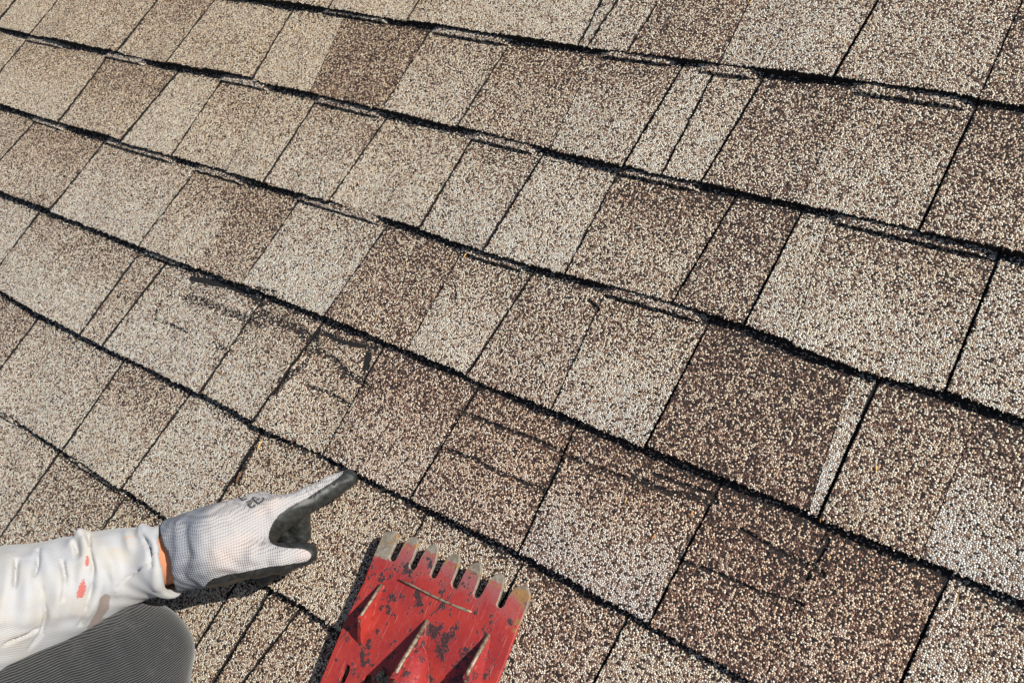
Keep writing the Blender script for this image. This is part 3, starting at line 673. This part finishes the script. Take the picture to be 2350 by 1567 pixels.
for pts, r in (([(300, 1415), (335, 1450), (350, 1500)], 5), ([(200, 1500), (225, 1530), (236, 1567)], 6), ([(270, 1470), (305, 1520), (312, 1567)], 5), ([(120, 1500), (150, 1560)], 7)):
    q = [trace(trou, x, y) for x, y in pts]; q = [a for a in q if a is not None]
    for a, b in zip(q[:-1], q[1:]): D = smax(D, -sd_cap(X, a + TOCAM * .002, b + TOCAM * .002, r * px_size(a), r * px_size(a)), .009)
V, F = surface_nets(D, fld.lo, .003)
hx = P(360, 1440, .06) - P(100, 1510, .08); hx /= np.linalg.norm(hx); HC = np.cross(TOCAM, hx)
kq = V - P(330, 1500, .06); rows = kq @ HC + .35 * np.maximum(0, kq @ hx - .012) ** 2 * -18 + .0 * kq[:, 0]
tm = NT('grey_ribbed_cloth', .92, .15)
at = tm.n('VertexColor', layer_name='rib'); sp = tm.n('SeparateColor'); tm.l(at.outputs[0], sp.inputs[0]); tc = tm.n('TexCoord'); ob = tc.outputs['Object']
n1 = tm.noise(ob, 60, 4, .6); n2 = tm.noise(ob, 900, 2, .6)
rr_ = tm.math('ADD', sp.outputs[0], tm.math('MULTIPLY', tm.math('SUBTRACT', n1, .5), .003))
w = tm.math('MULTIPLY', tm.math('ADD', tm.math('SINE', tm.math('MULTIPLY', rr_, 2 * math.pi / .0020)), 1), .5)
dust = tm.noise(ob, 38, 5, .7)
c = tm.mix(tm.sstep(tm.math('ADD', w, tm.math('MULTIPLY', tm.math('SUBTRACT', n2, .5), .5)), .45, .95), (.012, .013, .015), (.080, .080, .077))
c = tm.mix(tm.math('MULTIPLY', tm.sstep(dust, .50, .75), .35), c, (.12, .11, .10))
tm.l(c, tm.b.inputs['Base Color']); tm.l(tm.bump(w, .0006, .8), tm.b.inputs['Normal']); tm.b.inputs['Sheen Weight'].default_value = .2
tr = child('trousers', V, F, tm.m, person, PB, smooth=True, attrs={'rib': np.stack([rows + .5, rows * 0, rows * 0], -1)})
props(tr, 'dark grey finely ribbed trouser leg over a bent knee')
lo, hi = bbox(t_off, .02); fld = Field(lo, hi, .014); V, F = surface_nets(sdf_of(t_off, fld.pts, .04), fld.lo, .014)
child('trouser_seat', V, F, tm.m, person, PB, smooth=True, attrs={'rib': np.stack([V[:, 1] + 1, V[:, 1] * 0, V[:, 1] * 0], -1)})

# ------------------------------------------------------------ shingle stripping tool
HB = .022
def pl(x, y, h=HB): return P(x, y, h)
TO = pl(985, 1420); ty = (pl(890, 1225) - pl(735, 1567)); ty /= np.linalg.norm(ty); tz = np.array([0, 0, 1.]); tx = np.cross(ty, tz)
TM = Matrix(((tx[0], ty[0], 0, TO[0]), (tx[1], ty[1], 0, TO[1]), (tx[2], ty[2], 1, TO[2]), (0, 0, 0, 1)))
tool = bpy.data.objects.new('shingle_stripping_fork', None); link(tool); tool.matrix_world = T @ TM
props(tool, 'worn red steel roofing stripper blade with seven blunt teeth, lying on the shingles', 'roofing tool')
RT = np.stack([tx, ty, tz], 1)
def tl(p): return (np.asarray(p) - TO) @ RT          # roof frame -> tool frame
OUT = [(735,1567),(762,1500),(800,1410),(838,1330),(858,1272),(868,1246),(874,1230),(882,1220),(892,1217),(902,1217),(909,1224),(909,1236),(904,1250),(897,1266),(892,1279),(895,1286),(903,1287),(908,1281),(917,1261),(926,1243),(935,1232),
  (944,1229),(953,1233),(956,1242),(954,1257),(946,1280),(938,1297),(940,1305),(949,1307),(955,1300),(963,1279),(974,1259),(983,1250),(993,1247),(1001,1252),(1003,1262),(1000,1282),(990,1310),(987,1320),(991,1327),(999,1325),(1004,1317),
  (1014,1294),(1026,1276),(1036,1269),(1047,1269),(1053,1276),(1053,1288),(1047,1310),(1037,1336),(1037,1344),(1042,1350),(1049,1348),(1054,1338),(1066,1312),(1077,1297),(1088,1290),(1098,1290),(1104,1297),(1104,1312),(1097,1337),(1088,1362),(1089,1369),
  (1095,1372),(1102,1370),(1108,1360),(1119,1337),(1132,1320),(1144,1313),(1153,1317),(1157,1328),(1155,1345),(1147,1372),(1141,1387),(1143,1393),(1151,1395),(1158,1388),(1166,1368),(1178,1350),(1190,1343),(1203,1344),(1213,1352),(1216,1366),(1212,1385),
  (1200,1416),(1188,1446),(1172,1492),(1155,1535),(1143,1567),(1120,1640),(1095,1720),(650,1720),(695,1640)]
o2 = [tl(pl(x, y))[:2] for x, y in OUT]
SLOTS = [[(797,1523),(803,1528),(802,1540),(792,1562),(782,1580),(776,1576),(782,1556),(790,1534)], [(843,1548),(851,1548),(854,1556),(847,1578),(838,1600),(828,1596),(833,1576),(838,1556)]]
cu = bpy.data.curves.new('plate', 'CURVE'); cu.dimensions = '2D'; cu.fill_mode = 'BOTH'; cu.extrude = .0013; cu.bevel_depth = .0008; cu.bevel_resolution = 1; cu.offset = -.0008
for pts in [o2] + [[tl(pl(x, y))[:2] for x, y in s_] for s_ in SLOTS]:
    sp_ = cu.splines.new('POLY'); sp_.points.add(len(pts) - 1)
    for q, (x, y) in zip(sp_.points, pts): q.co = (x, y, 0, 1)
    sp_.use_cyclic_u = True
tmp = bpy.data.objects.new('tmp', cu); COL.objects.link(tmp); dg = bpy.context.evaluated_depsgraph_get()
me = bpy.data.meshes.new_from_object(tmp.evaluated_get(dg)); bpy.data.objects.remove(tmp)
def paint_material(name, wear_tips=True):
    g = NT(name, .38, .5); tc = g.n('TexCoord'); ob = tc.outputs['Object']; sx = g.n('SeparateXYZ'); g.l(ob, sx.inputs[0])
    n1 = g.noise(ob, 55, 6, .68); n2 = g.noise(ob, 190, 5, .7); n3 = g.noise(ob, 900, 3, .7); n4 = g.noise(ob, 22, 4, .6)
    c = g.mix(g.sstep(n4, .3, .7), (.37, .034, .022), (.25, .022, .022))
    c = g.mix(g.math('MULTIPLY', g.sstep(n2, .45, .75), .5), c, (.42, .055, .055))
    # scratches along the blade
    mp = g.n('Mapping'); g.l(ob, mp.inputs[0]); mp.inputs['Scale'].default_value = (900, 45, 200); mp.inputs['Rotation'].default_value = (0, 0, .25)
    sc = g.n('TexNoise'); g.l(mp.outputs[0], sc.inputs[0]); sc.inputs['Scale'].default_value = 1; sc.inputs['Detail'].default_value = 3
    mp2 = g.n('Mapping'); g.l(ob, mp2.inputs[0]); mp2.inputs['Scale'].default_value = (60, 800, 200); mp2.inputs['Rotation'].default_value = (0, 0, .5)
    sc2 = g.n('TexNoise'); g.l(mp2.outputs[0], sc2.inputs[0]); sc2.inputs['Scale'].default_value = 1
    c = g.mix(g.math('MULTIPLY', g.sstep(sc.outputs[0], .60, .72), .55), c, (.48, .17, .15))
    c = g.mix(g.math('MULTIPLY', g.sstep(sc2.outputs[0], .66, .76), .4), c, (.10, .02, .02))
    yy = sx.outputs[1]
    if wear_tips:
        yr = g.math('ADD', yy, g.math('MULTIPLY', sx.outputs[0], .0))
        at = g.n('VertexColor', layer_name='wear'); sp = g.n('SeparateColor'); g.l(at.outputs[0], sp.inputs[0])
        tip, mid_, rust = sp.outputs
        c = g.mix(g.math('MULTIPLY', g.sstep(g.math('ADD', mid_, g.math('MULTIPLY', g.math('SUBTRACT', n1, .5), 1.2)), .45, 1.1), .7), c, (.27, .12, .115))
    blk = g.sstep(g.math('ADD', n1, g.math('MULTIPLY', g.math('SUBTRACT', n2, .5), .65)), .55, .60)
    blk = g.math('MULTIPLY', blk, g.sstep(n3, .25, .45))
    c = g.mix(g.math('MULTIPLY', blk, .93), c, (.024, .022, .024))
    spk = g.sstep(n3, .74, .80); c = g.mix(g.math('MULTIPLY', spk, .6), c, (.65, .45, .38))
    ro = g.math('ADD', .33, g.math('MULTIPLY', n2, .25))
    if wear_tips:
        tf = g.sstep(g.math('ADD', tip, g.math('MULTIPLY', g.math('SUBTRACT', n2, .5), .7)), .42, .62)
        mt = g.mix(g.sstep(n2, .35, .65), (.15, .12, .085), (.26, .23, .18)); rf = g.sstep(g.math('ADD', rust, g.math('MULTIPLY', g.math('SUBTRACT', n2, .5), 1.6)), .5, .72)
        mt = g.mix(rf, mt, (.28, .15, .05)); c = g.mix(tf, c, mt); c = g.mix(g.math('MULTIPLY', rf, .9), c, (.26, .14, .05))
        ro = g.math('ADD', ro, g.math('MULTIPLY', tf, .2))
    g.l(c, g.b.inputs['Base Color']); g._in(g.b.inputs['Roughness'], ro)
    g.l(g.bump(g.math('ADD', n2, g.math('MULTIPLY', blk, .8)), .0005, .6), g.b.inputs['Normal']); return g.m
M_RED = paint_material('red_paint_worn'); M_RED2 = paint_material('red_paint', False)
mw = NT('worn_bare_steel', .5, .5); tc = mw.n('TexCoord'); nz = mw.noise(tc.outputs['Object'], 260, 5, .7); mw.l(mw.mix(mw.sstep(nz, .4, .62), (.30, .24, .17), (.12, .075, .045)), mw.b.inputs['Base Color']); mw.b.inputs['Metallic'].default_value = .3
mw.l(mw.bump(nz, .0006, .8), mw.b.inputs['Normal']); M_STEEL = mw.m
bm = bmesh.new(); bm.from_mesh(me)
bmesh.ops.triangulate(bm, faces=bm.faces)
for _ in range(2):
    ed = [e for e in bm.edges if e.calc_length() > .006]
    bmesh.ops.subdivide_edges(bm, edges=ed, cuts=1 if _ else 3, use_grid_fill=False)
    bmesh.ops.triangulate(bm, faces=bm.faces)
bm.to_mesh(me); bm.free()
co = np.empty(len(me.vertices) * 3, np.float32); me.vertices.foreach_get('co', co); co = co.reshape(-1, 3).copy()
tips = np.array([tl(pl(x, y))[:2] for x, y in ((890,1222),(943,1233),(993,1252),(1043,1274),(1094,1296),(1146,1320),(1200,1350))])
dt = np.min(np.linalg.norm(co[:, None, :2] - tips[None], axis=2), axis=1)
outl = np.array(o2); 
de = np.min([seg_dist(co * [1, 1, 0], np.array([[*outl[i], 0], [*outl[(i + 1) % len(outl)], 0]])) for i in range(len(outl))], axis=0)
pxy = project((co @ RT.T) + TO)
toothy = np.interp(co[:, 0], tips[:, 0], tips[:, 1]); dy = toothy - co[:, 1]
tipw = np.clip(1.05 - dt / .013, 0, 1); tipw = np.maximum(tipw, np.clip(1.0 - de / .0022, 0, 1) * np.clip(1.1 - dy / .05, .3, 1))
L0 = tl(pl(882, 1250))[:2]; tipw = np.maximum(tipw, np.clip(1.35 - np.linalg.norm(co[:, :2] - L0, axis=1) / .018, 0, 1))
rust = np.clip(1.2 - np.linalg.norm(co[:, :2] - tl(pl(1194, 1362))[:2], axis=1) / .009, 0, 1)
RE = np.array([tl(pl(1208, 1362)), tl(pl(1196, 1405)), tl(pl(1180, 1450))]) * [1, 1, 0]; rust = np.maximum(rust, np.clip(1.2 - seg_dist(co * [1, 1, 0], RE) / .0035, 0, 1))
rust = np.maximum(rust, .62 * np.clip(1.2 - np.abs(dt - .010) / .005, 0, 1))
midw = np.clip(1.2 - dy / .055, 0, 1)
wa = me.color_attributes.new('wear', 'FLOAT_COLOR', 'POINT'); cc = np.ones((len(co), 4), np.float32); cc[:, 0] = tipw; cc[:, 1] = midw; cc[:, 2] = rust; wa.data.foreach_set('color', cc.ravel())
# the plate is slightly dished and its tooth end dips
co[:, 2] += -.0035 * np.clip(1 - dy / .055, 0, 1) ** 1.5 + .0012 * np.sin(co[:, 0] * 30)
me.vertices.foreach_set('co', co.ravel()); me.materials.clear(); me.materials.append(M_RED)
plate = bpy.data.objects.new('blade_plate', me); link(plate, tool)
def tchild(name, verts, faces, mat, parent=tool, smooth=False):
    me_ = bpy.data.meshes.new(name); me_.from_pydata([tuple(map(float, v)) for v in verts], [], faces); me_.update(); me_.materials.append(mat)
    if smooth: me_.polygons.foreach_set('use_smooth', [True] * len(me_.polygons))
    o_ = bpy.data.objects.new(name, me_); link(o_, parent); return o_
def tube(pts, rad, n=12):
    vs, fs = [], []; pts = [np.asarray(p, float) for p in pts]
    for i, p in enumerate(pts):
        d = pts[min(i + 1, len(pts) - 1)] - pts[max(i - 1, 0)]; d /= np.linalg.norm(d); a = np.cross(d, [0.1, 0.2, 1]); a /= np.linalg.norm(a); b = np.cross(d, a)
        r = rad[i] if hasattr(rad, '__len__') else rad
        for j in range(n): vs.append(p + r * (a * math.cos(2 * math.pi * j / n) + b * math.sin(2 * math.pi * j / n)))
    for i in range(len(pts) - 1):
        for j in range(n): fs.append((i * n + j, i * n + (j + 1) % n, (i + 1) * n + (j + 1) % n, (i + 1) * n + j))
    fs += [tuple(range(n))[::-1], tuple((len(pts) - 1) * n + j for j in range(n))]; return vs, fs
TOP = .0021
def fin(base_px, apex_px, apex_h, th=.0042):
    """upright triangular rib: base line on the plate from a to b, peak above it"""
    a = tl(pl(*base_px[0], HB + TOP)); b = tl(pl(*base_px[1], HB + TOP)); c = tl(pl(*apex_px, HB + apex_h))
    d = (b - a); d /= np.linalg.norm(d); s = np.cross(d, [0, 0, 1]); 
    prof = []; n = 8
    up = [a + (c - a) * t for t in np.linspace(0, 1, n)] + [c + (b - c) * t for t in np.linspace(0, 1, n)[1:]]
    up = [q + np.array([0, 0, .0003 * math.sin(i * 1.7) * (0 < i < 2 * n - 2)]) for i, q in enumerate(up)]
    vs, fs = [], []
    for q in up:
        f = ((q - a) @ d); base = a + d * f; base[2] = TOP - .001
        w_ = th / 2
        vs += [base + s * w_ * 1.5, q + s * w_ * .9, q - s * w_ * .9, base - s * w_ * 1.5]
    for i in range(len(up) - 1):
        k_ = i * 4
        for j in range(3): fs.append((k_ + j, k_ + j + 1, k_ + j + 5, k_ + j + 4))
    fs += [(0, 3, 2, 1), tuple(4 * (len(up) - 1) + j for j in (0, 1, 2, 3))]
    f_ = tchild('fin', vs, fs, M_RED2)
    vv, ff = tube([q + np.array([0, 0, .0001]) for q in up[:n + 1:3] + [up[n]]], th * .42, 8); tchild('worn_edge', vv, ff, M_STEEL, f_, True)
    return f_
fin([(876, 1341), (824, 1474)], (824, 1418), .024)
fin([(981, 1424), (945, 1600)], (900, 1556), .040, .0052)
fin([(1122, 1456), (1085, 1620)], (1066, 1556), .026, .0050)
# weld line between teeth and plate, and beads round the ribs
wl_ = [tl(pl(x, y, HB + .0021)) for x, y in ((915, 1329), (938, 1339), (960, 1350), (985, 1363), (1012, 1376), (1040, 1388), (1068, 1399), (1083, 1404))]
vv, ff = tube(wl_, [.0006, .0013, .0009, .0012, .0014, .0010, .0018, .0009], 8); tchild('weld_seam', vv, ff, M_STEEL, smooth=True)
# handle socket and pole
A = tl(pl(962, 1478, HB + .004)); B_ = tl(pl(930, 1590, HB + .020)); C_ = tl(pl(865, 1760, HB + .048)); Dd = C_ + (C_ - B_) / np.linalg.norm(C_ - B_) * 1.05
vv, ff = tube([A, A * .75 + B_ * .25, A * .5 + B_ * .5, B_, C_], [.005, .0115, .0155, .019, .019], 24); tchild('handle_socket', vv, ff, M_RED2, smooth=True)
bead = [tl(pl(x, y, HB + h)) for x, y, h in ((963, 1460, .006), (968, 1480, .006), (974, 1505, .006), (978, 1530, .006), (979, 1567, .006), (978, 1610, .006))]
vv, ff = tube(bead, .0030, 10); tchild('weld_bead', vv, ff, M_RED2, smooth=True)
wd = NT('ash_wood', .6, .3); tc = wd.n('TexCoord'); wd.l(wd.mix(wd.noise(tc.outputs['Object'], 60, 4), (.42, .28, .15), (.55, .40, .24)), wd.b.inputs['Base Color'])
vv, ff = tube([C_, Dd], .017, 20); tchild('handle', vv, ff, wd.m, smooth=True)
gk = NT('dried_mastic', .95, .1); tc = gk.n('TexCoord'); gk.l(gk.mix(gk.sstep(gk.noise(tc.outputs['Object'], 500, 4, .7), .4, .6), (.07, .055, .04), (.34, .28, .20)), gk.b.inputs['Base Color'])
bm = bmesh.new(); rg = random.Random(4)
for i in range(26):
    p = tl(pl(885 + rg.gauss(0, 13), 1563 + rg.gauss(0, 8), HB + .003)); bmesh.ops.create_icosphere(bm, subdivisions=2, radius=rg.uniform(.0015, .0042), matrix=Matrix.Translation(Vector(p)))
for v in bm.verts: v.co += Vector((rg.uniform(-1, 1), rg.uniform(-1, 1), rg.uniform(-1, 1))) * .0007
me_ = bpy.data.meshes.new('mastic_lump'); bm.to_mesh(me_); bm.free(); me_.materials.append(gk.m); link(bpy.data.objects.new('mastic_lump', me_), tool)

# ------------------------------------------------------------ dry plant bits and dirt lying on the roof
def bit_mat(name, c): g = NT(name, .8, .2); g.b.inputs['Base Color'].default_value = (*c, 1); return g.m
M_ST = [bit_mat('straw_yellow', (.52, .33, .11)), bit_mat('straw_orange', (.46, .22, .08)), bit_mat('dead_leaf_brown', (.14, .08, .045)), bit_mat('straw_pale', (.60, .50, .32))]
BITS = [(2010,1075,7,13,95,0,'small dry orange seed husk on the brown shingle right of the long dark joint','husk'),
 (1588,1178,6,16,60,1,'frayed orange straw tuft on the dark shingle below the fourth course edge','straw'),
 (1500,1232,5,17,50,1,'orange wood splinter on the pale speckled shingle in the lower middle','splinter'),
 (1437,1148,5,15,70,0,'yellow straw sliver on the shingle above the orange splinter','straw'),
 (1904,1281,4,13,75,0,'yellow straw sliver on the dark patch below the lowest full course edge','straw'),
 (1530,1334,6,11,20,0,'stubby yellow straw bit near the bottom joint right of the red tool','straw'),
 (2164,1210,3,18,-25,1,'thin reddish splinter on the pale blotched shingle at the right','splinter'),
 (2197,1373,4,20,80,0,'upright straw sliver at the lower right, left one of two side by side','straw'),
 (2225,1370,4,18,60,3,'pale straw sliver at the lower right, right one of two side by side','straw'),
 (1883,1192,4,14,85,1,'brown straw stuck under the course edge at the foot of the dark joint','straw'),
 (597,1022,5,26,65,0,'yellow leaf scrap lying in the open joint above the glove','leaf'),
 (549,1095,9,30,65,2,'brown leaf debris lodged in the joint just above the glove','leaf'),
 (680,68,3,22,68,0,'tiny yellow fleck in a joint near the top left','straw'),
 (1722,8,5,12,40,0,'yellow fleck at the very top edge of the picture','straw'),
 (1068,588,4,16,60,0,'yellow straw fleck under the course edge near the middle','straw'),
 (1587,1005,3,14,50,3,'pale straw fleck tucked on the dark shingle at the middle right','straw'),
 (288,646,5,11,30,1,'orange fleck beside the joint in the worn area on the left','straw')]
for i, (x, y, wpx, lpx, ang, mi, lab, cat) in enumerate(BITS):
    b0 = P(x, y, .0045); s = px_size(b0); a = math.radians(ang); k = 6; rg = random.Random(i)
    dx = P(x + math.cos(a), y - math.sin(a), .0045) - b0; dx /= np.linalg.norm(dx); dyv = np.cross([0, 0, 1], dx)
    vs, fs = [], []
    for j in range(k + 1):
        t = j / k; w_ = wpx * s * .5 * math.sin(math.pi * (.12 + .8 * t)) * rg.uniform(.6, 1.1); c = b0 + dx * (t - .5) * lpx * s + np.array([0, 0, .0016 * math.sin(math.pi * t) + rg.uniform(0, .0005)])
        for q in (dyv * w_, np.array([0, 0, w_ * .5 + .0004]), -dyv * w_, np.array([0, 0, -w_ * .4 - .0003])): vs.append(c + q)
    for j in range(k):
        for q in range(4): fs.append((j * 4 + q, j * 4 + (q + 1) % 4, j * 4 + 4 + (q + 1) % 4, j * 4 + 4 + q))
    fs += [(3, 2, 1, 0), tuple(k * 4 + q for q in range(4))]
    o = mesh_obj({'husk': 'seed_husk', 'straw': 'straw_bit', 'splinter': 'wood_splinter', 'leaf': 'leaf_scrap'}[cat], vs, fs, M_ST[mi], None, b0)
    props(o, lab, cat, 'dry plant bits scattered on the shingles')
